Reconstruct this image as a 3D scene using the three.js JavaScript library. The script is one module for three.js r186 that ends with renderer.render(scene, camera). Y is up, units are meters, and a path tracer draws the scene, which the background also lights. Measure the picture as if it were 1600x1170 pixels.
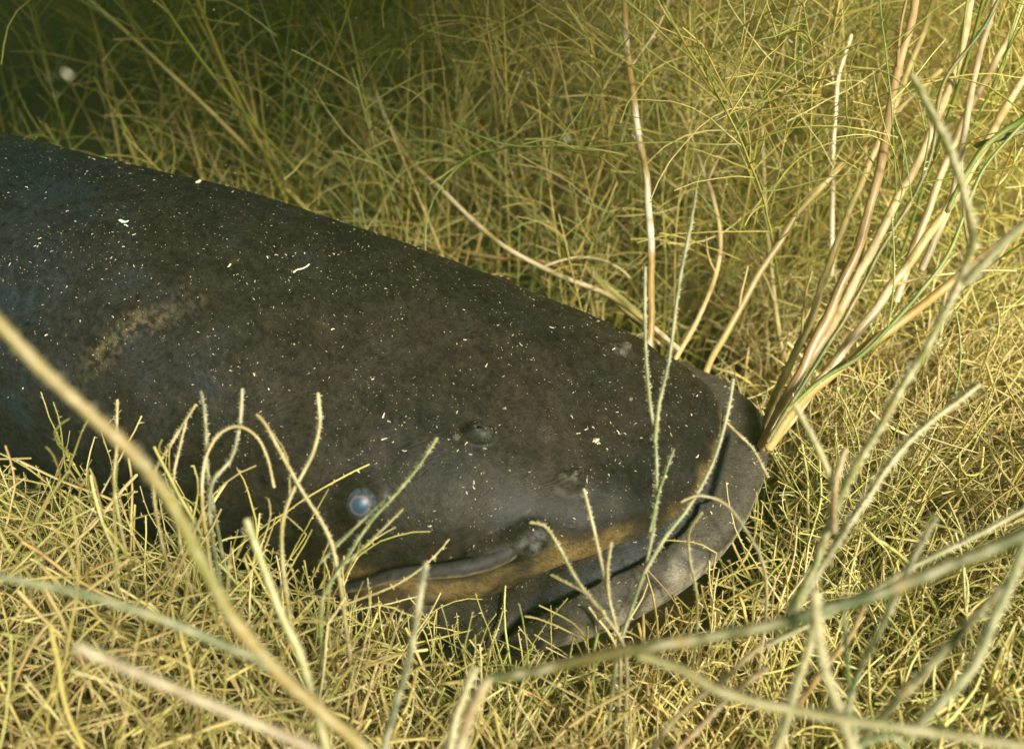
import * as THREE from 'three';
import { ImprovedNoise } from 'three/addons/math/ImprovedNoise.js';
import { mergeGeometries } from 'three/addons/utils/BufferGeometryUtils.js';

// ---------------------------------------------------------------- camera, sky, sun, exposure
const scene = new THREE.Scene();
const camera = new THREE.PerspectiveCamera(42, 1024 / 748, 0.01, 60);
camera.position.set(0, 0.40, 0.37);
camera.rotation.set(THREE.MathUtils.degToRad(-36), 0, 0);
camera.focus = 0.455;
camera.userData.fStop = 6.5;

// an even pale sky over the lake
const SKW = 32, SKH = 16, skyData = new Float32Array(SKW * SKH * 4);
for (let j = 0; j < SKH; j++) for (let i = 0; i < SKW; i++) {
  const up = j / (SKH - 1), k = (j * SKW + i) * 4;
  skyData[k] = 0.62 + 0.10 * up; skyData[k + 1] = 0.70 + 0.10 * up; skyData[k + 2] = 0.62 + 0.10 * up; skyData[k + 3] = 1;
}
const sky = new THREE.DataTexture(skyData, SKW, SKH, THREE.RGBAFormat, THREE.FloatType);
sky.mapping = THREE.EquirectangularReflectionMapping; sky.magFilter = THREE.LinearFilter; sky.needsUpdate = true;
scene.background = sky; scene.environment = sky;
scene.backgroundIntensity = scene.environmentIntensity = 0.3;

const sun = new THREE.DirectionalLight(new THREE.Color(1.0, 0.93, 0.80), 5);
const SUN = new THREE.Vector3(0.40, 0.64, 0.68).normalize();
sun.position.copy(SUN).multiplyScalar(4);
sun.castShadow = true; sun.shadow.radius = 26;
sun.shadow.mapSize.set(2048, 2048);
Object.assign(sun.shadow.camera, { left: -1.6, right: 1.6, top: 1.6, bottom: -1.6, near: 0.1, far: 9 });
scene.add(sun, sun.target);

const renderer = new THREE.WebGLRenderer({ antialias: true });
renderer.setSize(1024, 748);
renderer.toneMapping = THREE.LinearToneMapping;
renderer.toneMappingExposure = 2.0;
renderer.shadowMap.enabled = true;

// green lake water: it scatters a little and swallows red and blue with distance
scene.fog = new THREE.FogExp2(new THREE.Color().setRGB(0.45, 0.95, 0.25), 0.036);

// ---------------------------------------------------------------- helpers
function rng(seed) { let a = seed >>> 0; return () => { a = (a + 0x6D2B79F5) | 0; let t = Math.imul(a ^ (a >>> 15), 1 | a); t = (t + Math.imul(t ^ (t >>> 7), 61 | t)) ^ t; return ((t ^ (t >>> 14)) >>> 0) / 4294967296; }; }
const perlin = new ImprovedNoise();
const noise = (x, y, z) => perlin.noise(x + 31.7, y + 17.3, z + 5.9);
const mix = (a, b, t) => a + (b - a) * t;
const clamp01 = (t) => Math.max(0, Math.min(1, t));
const smooth = (a, b, x) => { const t = clamp01((x - a) / (b - a)); return t * t * (3 - 2 * t); };
const mixc = (a, b, t) => [mix(a[0], b[0], t), mix(a[1], b[1], t), mix(a[2], b[2], t)];
const used = new Map();
function numbered(n) { const k = used.get(n) ?? 0; used.set(n, k + 1); return k ? n + '_' + String(k).padStart(3, '0') : n; }
function tag(o, label, category, group, kind) {
  if (label) o.userData.label = label; if (category) o.userData.category = category;
  if (group) o.userData.group = group; if (kind) o.userData.kind = kind;
  return o;
}
function shadows(o) { o.traverse((c) => { if (c.isMesh) { c.castShadow = true; c.receiveShadow = true; } }); return o; }

// collects tubes and slivers into one geometry with vertex colours
class MB {
  constructor() { this.p = []; this.n = []; this.c = []; this.i = []; }
  get count() { return this.p.length / 3; }
  vert(x, y, z, nx, ny, nz, c) { this.p.push(x, y, z); this.n.push(nx, ny, nz); this.c.push(c[0], c[1], c[2]); }
  tube(pts, rad, sides, col, flat = 1, caps = true) {
    const n = pts.length, base = this.count, T = new THREE.Vector3(), N = new THREE.Vector3(), B = new THREE.Vector3(), v = new THREE.Vector3();
    N.set(0.31, 0.2, 0.93);
    for (let k = 0; k < n; k++) {
      T.subVectors(pts[Math.min(k + 1, n - 1)], pts[Math.max(k - 1, 0)]).normalize();
      N.addScaledVector(T, -N.dot(T)); if (N.lengthSq() < 1e-6) N.set(T.y, T.z, T.x).addScaledVector(T, -(T.y * T.x + T.z * T.y + T.x * T.z)); N.normalize();
      B.crossVectors(T, N);
      const r = rad(k / (n - 1)), c = col(k / (n - 1), k);
      for (let s = 0; s < sides; s++) {
        const a = s / sides * Math.PI * 2, ca = Math.cos(a), sa = Math.sin(a) * flat;
        v.set(0, 0, 0).addScaledVector(N, ca).addScaledVector(B, sa);
        const cc = Array.isArray(c[0]) ? c[s % c.length] : c;
        const p = pts[k]; this.vert(p.x + v.x * r, p.y + v.y * r, p.z + v.z * r, v.x, v.y, v.z, cc);
      }
    }
    for (let k = 0; k < n - 1; k++) for (let s = 0; s < sides; s++) {
      const a = base + k * sides + s, b = base + k * sides + (s + 1) % sides;
      this.i.push(a, b, a + sides, b, b + sides, a + sides);
    }
    if (caps) for (const [k, dir] of [[0, -1], [n - 1, 1]]) {
      T.subVectors(pts[Math.min(k + 1, n - 1)], pts[Math.max(k - 1, 0)]).normalize().multiplyScalar(dir);
      const p = pts[k], r = rad(k / (n - 1)), c0 = col(k / (n - 1), k), c = Array.isArray(c0[0]) ? c0[0] : c0, q = this.count;
      this.vert(p.x + T.x * r * 0.8, p.y + T.y * r * 0.8, p.z + T.z * r * 0.8, T.x, T.y, T.z, c);
      for (let s = 0; s < sides; s++) { const a = base + k * sides + s, b = base + k * sides + (s + 1) % sides; dir > 0 ? this.i.push(a, b, q) : this.i.push(b, a, q); }
    }
  }
  sliver(p, out, along, len, w, c) { // a thin three-sided spike of silt
    const q = this.count, ax = along.clone().multiplyScalar(w), sx = new THREE.Vector3().crossVectors(out, along).normalize().multiplyScalar(w);
    this.vert(p.x + ax.x, p.y + ax.y, p.z + ax.z, out.x, out.y, out.z, c);
    this.vert(p.x - ax.x * 0.5 + sx.x, p.y - ax.y * 0.5 + sx.y, p.z - ax.z * 0.5 + sx.z, out.x, out.y, out.z, c);
    this.vert(p.x - ax.x * 0.5 - sx.x, p.y - ax.y * 0.5 - sx.y, p.z - ax.z * 0.5 - sx.z, out.x, out.y, out.z, c);
    this.vert(p.x + out.x * len, p.y + out.y * len, p.z + out.z * len, out.x, out.y, out.z, c);
    this.i.push(q, q + 1, q + 3, q + 1, q + 2, q + 3, q + 2, q, q + 3);
  }
  barb(p, out, along, len, w, c) { // a flat scrap of silt
    const q = this.count, n = [out.y, out.z, out.x];
    this.vert(p.x + along.x * w, p.y + along.y * w, p.z + along.z * w, n[0], n[1], n[2], c);
    this.vert(p.x - along.x * w, p.y - along.y * w, p.z - along.z * w, n[0], n[1], n[2], c);
    this.vert(p.x + out.x * len, p.y + out.y * len, p.z + out.z * len, n[0], n[1], n[2], c);
    this.i.push(q, q + 1, q + 2);
  }
  geometry() {
    const g = new THREE.BufferGeometry();
    g.setAttribute('position', new THREE.Float32BufferAttribute(this.p, 3));
    g.setAttribute('normal', new THREE.Float32BufferAttribute(this.n, 3));
    g.setAttribute('color', new THREE.Float32BufferAttribute(this.c, 3));
    g.setIndex(this.i);
    return g;
  }
}
function noiseTexture(size, freqs, seed) {
  const d = new Uint8Array(size * size * 4);
  for (let j = 0; j < size; j++) for (let i = 0; i < size; i++) {
    let v = 0, t = 0;
    for (const [f, w] of freqs) { // tiles: noise on a torus
      const a = i / size * Math.PI * 2, b = j / size * Math.PI * 2, R = f / (Math.PI * 2);
      v += w * (noise(Math.cos(a) * R + seed, Math.sin(a) * R + Math.cos(b) * R * 1.3, Math.sin(b) * R * 1.3) * 0.5 + 0.5); t += w;
    }
    const k = (j * size + i) * 4, q = Math.max(0, Math.min(255, v / t * 255)); d[k] = d[k + 1] = d[k + 2] = q; d[k + 3] = 255;
  }
  const tx = new THREE.DataTexture(d, size, size); tx.wrapS = tx.wrapT = THREE.RepeatWrapping; tx.magFilter = THREE.LinearFilter; tx.needsUpdate = true;
  return tx;
}

// ---------------------------------------------------------------- the catfish
// its own axes: x forward (upper snout tip at 0), y up, z to its right; s = -x
function table(rows) { // monotone cubic through [s, value]
  const n = rows.length, x = rows.map((r) => r[0]), y = rows.map((r) => r[1]), d = [], m = [];
  for (let i = 0; i < n - 1; i++) d.push((y[i + 1] - y[i]) / (x[i + 1] - x[i]));
  m.push(d[0]); for (let i = 1; i < n - 1; i++) m.push(d[i - 1] * d[i] <= 0 ? 0 : 2 / (1 / d[i - 1] + 1 / d[i])); m.push(d[n - 2]);
  return (s) => {
    if (s <= x[0]) return y[0]; if (s >= x[n - 1]) return y[n - 1];
    let i = 0; while (s > x[i + 1]) i++;
    const h = x[i + 1] - x[i], t = (s - x[i]) / h, t2 = t * t, t3 = t2 * t;
    return (2 * t3 - 3 * t2 + 1) * y[i] + (t3 - 2 * t2 + t) * h * m[i] + (-2 * t3 + 3 * t2) * y[i + 1] + (t3 - t2) * h * m[i + 1];
  };
}
const FISH = {
  W: table([[0, 0.002], [0.002, 0.022], [0.006, 0.033], [0.014, 0.0435], [0.03, 0.056], [0.055, 0.070], [0.09, 0.084], [0.14, 0.092], [0.2, 0.092], [0.3, 0.088], [0.42, 0.080], [0.6, 0.078], [0.85, 0.050], [1.15, 0.026], [1.45, 0.010]]),
  T: table([[0, 0.006], [0.002, 0.010], [0.006, 0.014], [0.014, 0.019], [0.03, 0.026], [0.055, 0.034], [0.09, 0.044], [0.14, 0.055], [0.2, 0.067], [0.3, 0.082], [0.42, 0.088], [0.6, 0.080], [0.85, 0.062], [1.15, 0.044], [1.45, 0.022]]),
  B: table([[0, 0.001], [0.002, -0.001], [0.006, -0.001], [0.03, 0.000], [0.05, -0.0095], [0.066, -0.025], [0.08, -0.044], [0.10, -0.056], [0.14, -0.066], [0.18, -0.070], [0.25, -0.084], [0.35, -0.098], [0.5, -0.100], [0.7, -0.088], [1.0, -0.066], [1.45, -0.022]]),
  C: table([[0, 0.004], [0.03, 0.004], [0.06, 0.002], [0.10, -0.006], [0.2, -0.008], [0.4, -0.006], [1.45, 0]]),
  LW: table([[-0.024, 0.002], [-0.022, 0.020], [-0.016, 0.038], [-0.006, 0.053], [0.01, 0.068], [0.035, 0.082], [0.06, 0.089], [0.085, 0.090], [0.11, 0.084], [0.16, 0.072], [0.25, 0.06]]),
  LT: table([[-0.024, -0.006], [-0.014, -0.0015], [0.0, -0.002], [0.03, -0.0035], [0.05, -0.0125], [0.066, -0.027], [0.082, -0.042], [0.10, -0.050], [0.16, -0.058], [0.25, -0.065]]),
  LB: table([[-0.024, -0.016], [-0.020, -0.026], [-0.010, -0.037], [0.02, -0.055], [0.06, -0.070], [0.12, -0.080], [0.25, -0.085]]),
  bend: (s) => -1.0 * Math.pow(Math.max(0, 0.15 - Math.max(s, -0.024)), 2) - 0.2 * Math.pow(Math.max(0, s - 0.28), 2) * (s < 0.9 ? 1 : 1 - 0.5 * (s - 0.9)),
};
const smin = (a, b, k) => { const h = Math.max(k - Math.abs(a - b), 0) / k; return Math.min(a, b) - h * h * k * 0.25; };
function loft(s, y, z, s0, W, T, B, yc, n) {
  const q0 = s < s0 ? s0 : s, w = W(q0), t = T(q0), b = B(q0), H = y > yc ? t - yc : yc - b;
  const q = Math.pow(Math.pow(Math.abs(z) / w, n) + Math.pow(Math.abs(y - yc) / Math.max(H, 1e-4), n), 1 / n);
  let d = (q - 1) * Math.min(w, (t - b) / 2);
  if (s < s0) d = Math.hypot(Math.max(d, 0), s0 - s);
  return d;
}
const capsule = (x, y, z, a, b, ra, rb) => {
  const bx = b[0] - a[0], by = b[1] - a[1], bz = b[2] - a[2], t = clamp01(((x - a[0]) * bx + (y - a[1]) * by + (z - a[2]) * bz) / (bx * bx + by * by + bz * bz));
  return Math.hypot(x - a[0] - bx * t, y - a[1] - by * t, z - a[2] - bz * t) - mix(ra, rb, t);
};
const EYE = /*EYE*/[-0.135, 0.0308, 0.0745], PN = /*PN*/[-0.098, 0.0445, 0.036], AN = /*AN*/[-0.056, 0.029, 0.041], BARB = /*BARB*/[-0.065, 0.0195, 0.0685];
const EYEL = [-0.134, 0.012, -0.0855], EYER = 0.0090;
const upperD = (x, y, z) => { const s = -x; return loft(s, y, z, 0.0005, FISH.W, FISH.T, FISH.B, FISH.C(s), s < 0.25 ? 2.45 : mix(2.45, 2.15, smooth(0.25, 0.4, s))); };
const lowerD = (x, y, z) => { const s = -x, t = FISH.LT(s), b = FISH.LB(s); return s > 0.26 ? 1 : loft(s, y, z, -0.0235, FISH.LW, FISH.LT, FISH.LB, mix(t, b, 0.36), 2.7); };
function fishD(x, y, z0) {
  const s = -x, z = z0 - FISH.bend(s), az = Math.abs(z);
  let d = upperD(x, y, z);
  if (s < 0.27) {
    if (s > -0.05) {
      const gap = s > 0.002 ? (az - FISH.W(s)) * 0.75 : Math.hypot(s - 0.002, Math.max(0, az - 0.018));
      const lo = lowerD(x, y, z) + 0.0055 * smooth(0.0065, 0.002, gap) * (1 - smooth(0.06, 0.08, s)); // furrow along the lip
      d = smin(d, lo, mix(0.0015, 0.03, smooth(0.085, 0.16, s)));
      // fold behind the corner of the mouth
      d = Math.max(d, -(capsule(x, y, az, [-0.064, -0.024, 0.082], [-0.074, -0.036, 0.090], 0.0045, 0.003)));
    }
    if (s < 0.2) {
      // barbel root and the pad that carries it
      const by = z > 0 ? 0 : -0.014;
      d = smin(d, capsule(x, y - by, az, BARB, [BARB[0] - 0.018, BARB[1] - 0.004, BARB[2] + 0.0115], 0.0062, 0.0050), 0.006);
            // nostrils
      const e = Math.hypot((x - PN[0]) / 1.5, y - PN[1], z - PN[2]);
      d = smin(d, Math.max(Math.abs(e - 0.0030) - 0.0009, y - PN[1] - 0.0075), 0.0015);
      d = Math.max(d, -Math.hypot((x - PN[0]) / 1.7, y - PN[1] - 0.004, z - PN[2]) + 0.0017);
      d = smin(d, capsule(x, y, az, AN, [AN[0] + 0.003, AN[1] + 0.0058, AN[2] + 0.001], 0.0044, 0.0024), 0.005);
      d = Math.max(d, -capsule(x, y, az, [AN[0] + 0.0025, AN[1] + 0.006, AN[2] + 0.001], [AN[0] + 0.004, AN[1] + 0.010, AN[2] + 0.001], 0.0011, 0.0013));
      // eye socket: a low ring of skin round a shallow cup
      const g = Math.min(Math.hypot(x - EYE[0], y - EYE[1], z - EYE[2]), Math.hypot(x - EYEL[0], y - EYEL[1], z - EYEL[2]));
      d = smin(d, g - EYER * 0.93, 0.006);
    }
  }
  // slow dents and swellings of a heavy old fish
  return d + 0.0016 * noise(x * 16, y * 16, z * 16) + 0.0006 * noise(x * 55, y * 55, z * 55);
}
function range(list) { const o = []; for (const [a, b, step] of list) for (let v = a; step > 0 ? v < b - 1e-9 : v > b + 1e-9; v += step) o.push(v); return o; }
function netsOf(xs, ys, zs, f) { // surface nets over a grid with uneven spacing
  const nx = xs.length, ny = ys.length, nz = zs.length, V = new Float32Array(nx * ny * nz), B = 6, at = (i, j, k) => (i * ny + j) * nz + k;
  for (let i0 = 0; i0 < nx; i0 += B) for (let j0 = 0; j0 < ny; j0 += B) for (let k0 = 0; k0 < nz; k0 += B) {
    const i1 = Math.min(i0 + B, nx), j1 = Math.min(j0 + B, ny), k1 = Math.min(k0 + B, nz);
    const hx = (xs[i1 - 1] - xs[i0]) / 2, hy = (ys[j1 - 1] - ys[j0]) / 2, hz = (zs[k1 - 1] - zs[k0]) / 2;
    const c = f(xs[i0] + hx, ys[j0] + hy, zs[k0] + hz), far = Math.abs(c) > 1.7 * Math.hypot(hx, hy, hz) + 0.004;
    for (let i = i0; i < i1; i++) for (let j = j0; j < j1; j++) for (let k = k0; k < k1; k++) V[at(i, j, k)] = far ? c : f(xs[i], ys[j], zs[k]);
  }
  const id = new Int32Array(nx * ny * nz).fill(-1), P = [], I = [];
  for (let i = 0; i < nx - 1; i++) for (let j = 0; j < ny - 1; j++) for (let k = 0; k < nz - 1; k++) {
    let m = 0, sx = 0, sy = 0, sz = 0, cnt = 0; const v = [];
    for (let c = 0; c < 8; c++) { const q = V[at(i + (c & 1), j + ((c >> 1) & 1), k + (c >> 2))]; v.push(q); if (q < 0) m |= 1 << c; }
    if (m === 0 || m === 255) continue;
    for (let a = 0; a < 8; a++) for (const bit of [1, 2, 4]) { const b = a | bit; if (b === a) continue; if ((v[a] < 0) === (v[b] < 0)) continue;
      const t = v[a] / (v[a] - v[b]); sx += (a & 1) + (bit === 1 ? t : 0); sy += ((a >> 1) & 1) + (bit === 2 ? t : 0); sz += (a >> 2) + (bit === 4 ? t : 0); cnt++; }
    sx /= cnt; sy /= cnt; sz /= cnt;
    id[at(i, j, k)] = P.length / 3; P.push(mix(xs[i], xs[i + 1], sx), mix(ys[j], ys[j + 1], sy), mix(zs[k], zs[k + 1], sz));
  }
  const quad = (a, b, c, d, flip) => { if (a < 0 || b < 0 || c < 0 || d < 0) return; flip ? I.push(a, c, b, a, d, c) : I.push(a, b, c, a, c, d); };
  for (let i = 1; i < nx - 1; i++) for (let j = 1; j < ny - 1; j++) for (let k = 1; k < nz - 1; k++) {
    const v0 = V[at(i, j, k)] < 0;
    if (v0 !== V[at(i + 1, j, k)] < 0) quad(id[at(i, j - 1, k - 1)], id[at(i, j, k - 1)], id[at(i, j, k)], id[at(i, j - 1, k)], !v0);
    if (v0 !== V[at(i, j + 1, k)] < 0) quad(id[at(i - 1, j, k - 1)], id[at(i - 1, j, k)], id[at(i, j, k)], id[at(i, j, k - 1)], !v0);
    if (v0 !== V[at(i, j, k + 1)] < 0) quad(id[at(i - 1, j - 1, k)], id[at(i, j - 1, k)], id[at(i, j, k)], id[at(i - 1, j, k)], !v0);
  }
  return { P, I };
}
const fishAxes = (() => {
  const X = new THREE.Vector3(0.93, -0.068, 0.33).normalize(), Y = new THREE.Vector3(0.0, 0.98, 0.20);
  Y.addScaledVector(X, -Y.dot(X)).normalize();
  return new THREE.Matrix4().makeBasis(X, Y, new THREE.Vector3().crossVectors(X, Y));
})();
const fishPlace = new THREE.Matrix4().makeTranslation(0.089, 0.090, 0.040).multiply(fishAxes);
const catfish = new THREE.Group(); catfish.name = 'catfish'; scene.add(catfish);
tag(catfish, 'huge dark grey catfish with a wide flat head resting in the straw coloured weeds', 'catfish');
catfish.position.setFromMatrixPosition(fishPlace); catfish.quaternion.setFromRotationMatrix(fishAxes);

const PATCH = /*PATCH*/[-0.254, 0.068, 0.049];
const skinDark = [0.022, 0.019, 0.0135], skinBrown = [0.029, 0.0225, 0.014], skinBlue = [0.0135, 0.019, 0.0235], lipTan = [0.215, 0.145, 0.056], lipPale = [0.30, 0.225, 0.11], band = [0.056, 0.057, 0.054], jaw = [0.076, 0.067, 0.048], chin = [0.46, 0.41, 0.30];
const LIP = Array.from({ length: 60 }, (_, i) => { const s = 0.11 * Math.pow(i / 59, 2); return [s, FISH.W(s)]; });
const lipGap = (s, az) => { let m = 9; for (const [a, b] of LIP) m = Math.min(m, Math.hypot(s - a, az - b)); return az < FISH.W(s) && s > 0 ? m * 0.6 : m; };
function skinColour(x, y, z0, n) {
  const s = -x, z = z0 - FISH.bend(s), az = Math.abs(z);
  const n1 = noise(x * 14, y * 14, z * 14), n2 = noise(x * 60, y * 60, z * 60), n3 = noise(x * 210, y * 210, z * 210), n4 = noise(x * 520, y * 520, z * 520);
  let c = mixc(skinDark, skinBrown, clamp01(0.5 + n1 * 1.1 + n2 * 0.5));
  c = mixc(c, skinBlue, clamp01(smooth(0.17, 0.42, s + n1 * 0.12 + n2 * 0.05) * 0.85 + Math.max(0, n2 - 0.15) * 0.45));
  // large dark rosettes
  c = mixc(c, [0.014, 0.014, 0.012], clamp01(smooth(0.12, 0.42, noise(x * 26 + 7, y * 26, z * 26)) * 0.42));
  const g = 1 + 0.35 * n2 + 0.42 * n3 + 0.55 * n4; c = c.map((v) => v * g);
  const du = upperD(x, y, z), lo = s < 0.25 ? lowerD(x, y, z) : 1;
  if (s < 0.2 && lo < du) { // lower jaw
    const t = FISH.LT(s), b = FISH.LB(s), top = smooth(0.55, 0.8, n.y);
    const streak = noise(x * 60, y * 22, z * 60) * 0.35 + noise(x * 190, y * 60, z * 190) * 0.3;
    let k = mixc(jaw, chin, clamp01(smooth(0.24, 0.62, (t - y) / (t - b) + streak * 0.42 + n2 * 0.14 + 0.10 * smooth(0.04, 0.0, s) - 0.25 * smooth(0.04, 0.09, s))));
    k = k.map((v) => v * (1 + 0.2 * n3 + 0.2 * n4));
    const inner = smooth(0.0060, 0.0042, lipGap(s, az) + n3 * 0.0010 + n4 * 0.0006) * (1 - smooth(0.06, 0.08, s));
    k = mixc(k, band.map((v) => v * (1 + 0.6 * Math.max(0, n4 + n3))), inner);
    c = mixc(c, k, 1 - smooth(0.11, 0.17, s + n2 * 0.02));
  } else if (s < 0.22) {
    // tan rim of the upper lip: broad at the side, narrow at the front, broken by brown blotches
    const wide = mix(0.010, 0.020, smooth(0.0, 0.085, s)) * (z > 0 ? 1 : 0.8);
    const h = (y - FISH.C(s)) / wide + n2 * 0.7 + n1 * 0.5 + n3 * 0.2;
    let t = (1 - smooth(0.15, 0.95, h)) * (1 - smooth(0.115, 0.165, s + n2 * 0.03 + Math.max(0, y) * 1.2));
    t *= 1 - 0.6 * smooth(0.02, 0.35, noise(x * 45 + 3, y * 45, z * 45));
    c = mixc(c, mixc(lipTan, lipPale, clamp01(0.25 + n2 + n3 * 0.5)).map((v) => v * (1 + 0.2 * n4 + 0.12 * n3)), clamp01(t) * 0.9);
  }
  // belly: paler, marbled
  if (s > 0.1) c = mixc(c, [0.26, 0.24, 0.18], smooth(0.2, 0.7, -n.y + n2 * 0.4 + n1 * 0.3) * 0.8);
  // rubbed patch with a grain of its own on the flank
  {
    const ex = (x - PATCH[0]), ez = (z - PATCH[2]), along = (ex * 0.57 - ez * 0.82), across = (ex * 0.82 + ez * 0.57);
    const r = Math.hypot(along / 0.034, across / 0.0075) + n2 * 0.5 + n3 * 0.25;
    const grain = clamp01(0.35 + n3 * 1.0 + n4 * 1.6);
    if (z > 0) c = mixc(c, [0.19, 0.15, 0.065], (1 - smooth(0.1, 1.2, r)) * grain * 0.6);
  }
  // pale rims of the nostrils
  const pn = Math.hypot((x - PN[0]) / 1.5, y - PN[1], z - PN[2]), an = Math.hypot(x - AN[0], y - AN[1] - 0.004, az - AN[2]);
  c = mixc(c, [0.11, 0.115, 0.10], smooth(0.0050, 0.0040, pn) * smooth(0.0020, 0.0028, pn) * clamp01(0.35 + n4 * 0.9));
  c = mixc(c, [0.13, 0.115, 0.09], smooth(0.0062, 0.003, an) * clamp01(0.5 + n4));
  const bb = Math.hypot(x - BARB[0] - 0.004, y - BARB[1], az - BARB[2] - 0.004);
  c = mixc(c, [0.13, 0.14, 0.125], smooth(0.011, 0.004, bb) * clamp01(0.35 + n3 + n4 * 0.6));
  return c;
}
const fishBody = (() => {
  const xs = range([[-1.50, -0.62, 0.012], [-0.62, -0.34, 0.0045], [-0.34, 0.030, 0.0015]]), ys = range([[-0.116, 0.104, 0.0016]]), zs = range([[-0.60, -0.14, 0.006], [-0.14, 0.126, 0.0015]]);
  const { P, I } = netsOf(xs, ys, zs, fishD), nv = P.length / 3, N = new Float32Array(P.length), C = new Float32Array(P.length), U = new Float32Array(nv * 2), n = new THREE.Vector3(), e = 0.0007;
  for (let v = 0; v < nv; v++) {
    const x = P[v * 3], y = P[v * 3 + 1], z = P[v * 3 + 2];
    n.set(fishD(x + e, y, z) - fishD(x - e, y, z), fishD(x, y + e, z) - fishD(x, y - e, z), fishD(x, y, z + e) - fishD(x, y, z - e)).normalize();
    N.set([n.x, n.y, n.z], v * 3); C.set(skinColour(x, y, z, n), v * 3);
    U[v * 2] = x / 0.06; U[v * 2 + 1] = Math.atan2(z - FISH.bend(-x), y + 0.07) * 0.11 / 0.06;
  }
  const g = new THREE.BufferGeometry();
  g.setAttribute('position', new THREE.Float32BufferAttribute(P, 3)); g.setAttribute('normal', new THREE.BufferAttribute(N, 3)); g.setAttribute('color', new THREE.BufferAttribute(C, 3)); g.setAttribute('uv', new THREE.BufferAttribute(U, 2)); g.setIndex(I);
  console.log('fish', nv, I.length / 3);
  const skinBump = noiseTexture(512, [[40, 0.8], [95, 1], [18, 0.5]], 3);
  const grain = noiseTexture(512, [[70, 1], [150, 1.3], [25, 0.5]], 9), gd = grain.image.data; // fine pepper of the skin
  for (let i = 0; i < gd.length; i += 4) { const v = Math.max(70, Math.min(255, 205 + (gd[i] - 128) * 2.6)); gd[i] = v; gd[i + 1] = v; gd[i + 2] = v; }
  const m = new THREE.MeshPhysicalMaterial({ map: grain, vertexColors: true, roughness: 0.5, specularIntensity: 0.26, bumpMap: skinBump, bumpScale: 0.0002 });
  const o = new THREE.Mesh(g, m); o.name = 'body'; catfish.add(o);
  return o;
})();

function eyeBall(c, out) {
  const g = new THREE.SphereGeometry(EYER, 56, 40), p = g.attributes.position, C = [], v = new THREE.Vector3();
  for (let i = 0; i < p.count; i++) {
    v.fromBufferAttribute(p, i).normalize();
    const a = Math.acos(Math.max(-1, Math.min(1, v.dot(out)))), n1 = noise(v.x * 6, v.y * 6, v.z * 6), n2 = noise(v.x * 22, v.y * 22, v.z * 22);
    let k = mixc([0.016, 0.024, 0.028], [0.045, 0.060, 0.066], clamp01(0.4 + n1 * 1.4 + n2));
    k = mixc(k, [0.06, 0.05, 0.062], clamp01(smooth(0.6, 0.4, a) * (0.5 + n2)));
    k = mixc(k, [0.15, 0.115, 0.125], smooth(0.06, 0.02, Math.abs(a - 0.44 - n2 * 0.02)) * 0.8);
    k = mixc(k, [0.018, 0.048, 0.085], 1 - smooth(0.36, 0.41, a));
    k = mixc(k, [0.028, 0.026, 0.014], smooth(0.95, 1.25, a + n1 * 0.2));
    C.push(...k);
  }
  g.setAttribute('color', new THREE.Float32BufferAttribute(C, 3));
  const o = new THREE.Mesh(g, new THREE.MeshPhysicalMaterial({ vertexColors: true, roughness: 0.45, clearcoat: 0.12, clearcoatRoughness: 0.3 }));
  o.name = 'eye'; o.position.set(c[0], c[1], c[2] + FISH.bend(-c[0])); catfish.add(o);
  return o;
}
eyeBall(EYE, new THREE.Vector3(0.30, 0.70, 0.65).normalize()).userData.label = 'small cloudy blue eye with a thin pink ring';
eyeBall(EYEL, new THREE.Vector3(0.12, 0.35, -0.9).normalize());

for (const side of [1, -1]) { // the long whiskers at the upper lip
  const pts = [[-0.066, 0.0155, 0.0685], [-0.076, 0.0130, 0.0790], [-0.088, 0.0130, 0.0868], [-0.100, 0.0120, 0.0908], [-0.112, 0.0095, 0.0938], [-0.124, 0.003, 0.0975], [-0.137, -0.004, 0.1005], [-0.155, -0.014, 0.104], [-0.18, -0.028, 0.107], [-0.21, -0.042, 0.110], [-0.25, -0.055, 0.112], [-0.29, -0.062, 0.112]].map((p) => new THREE.Vector3(p[0], p[1] + 0.0045 * smooth(-0.2, -0.12, p[0]) - (side < 0 ? 0.014 + 0.5 * Math.max(0, -p[0] - 0.07) : 0), p[2] * side + FISH.bend(-p[0])));
  const path = new THREE.CatmullRomCurve3(pts).getPoints(90), mb = new MB();
  mb.tube(path, (t) => mix(0.0058, 0.0008, Math.pow(t, 0.5)) * mix(0.6, 1, smooth(0, 0.06, t)) * (1 + 0.06 * noise(t * 30, side, 2)), 14, () => [0.04, 0.042, 0.04], 0.95);
  for (let v = 0; v < mb.count; v++) {
    const x = mb.p[v * 3], y = mb.p[v * 3 + 1], z = mb.p[v * 3 + 2], ny = mb.n[v * 3 + 1] - mb.n[v * 3 + 2] * side * 0.6, n3 = noise(x * 190, y * 190, z * 190), n4 = noise(x * 500, y * 500, z * 500);
    const c = mixc([0.030, 0.029, 0.026], [0.20, 0.155, 0.08], clamp01(smooth(-0.15, -0.75, ny + n3 * 0.4))); const k = 1 + 0.55 * n4 + 0.4 * n3;
    mb.c[v * 3] = c[0] * k; mb.c[v * 3 + 1] = c[1] * k; mb.c[v * 3 + 2] = c[2] * k;
  }
  const o = new THREE.Mesh(mb.geometry(), new THREE.MeshPhysicalMaterial({ vertexColors: true, roughness: 0.6, specularIntensity: 0.3 })); o.name = 'barbel'; catfish.add(o);
}

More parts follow.
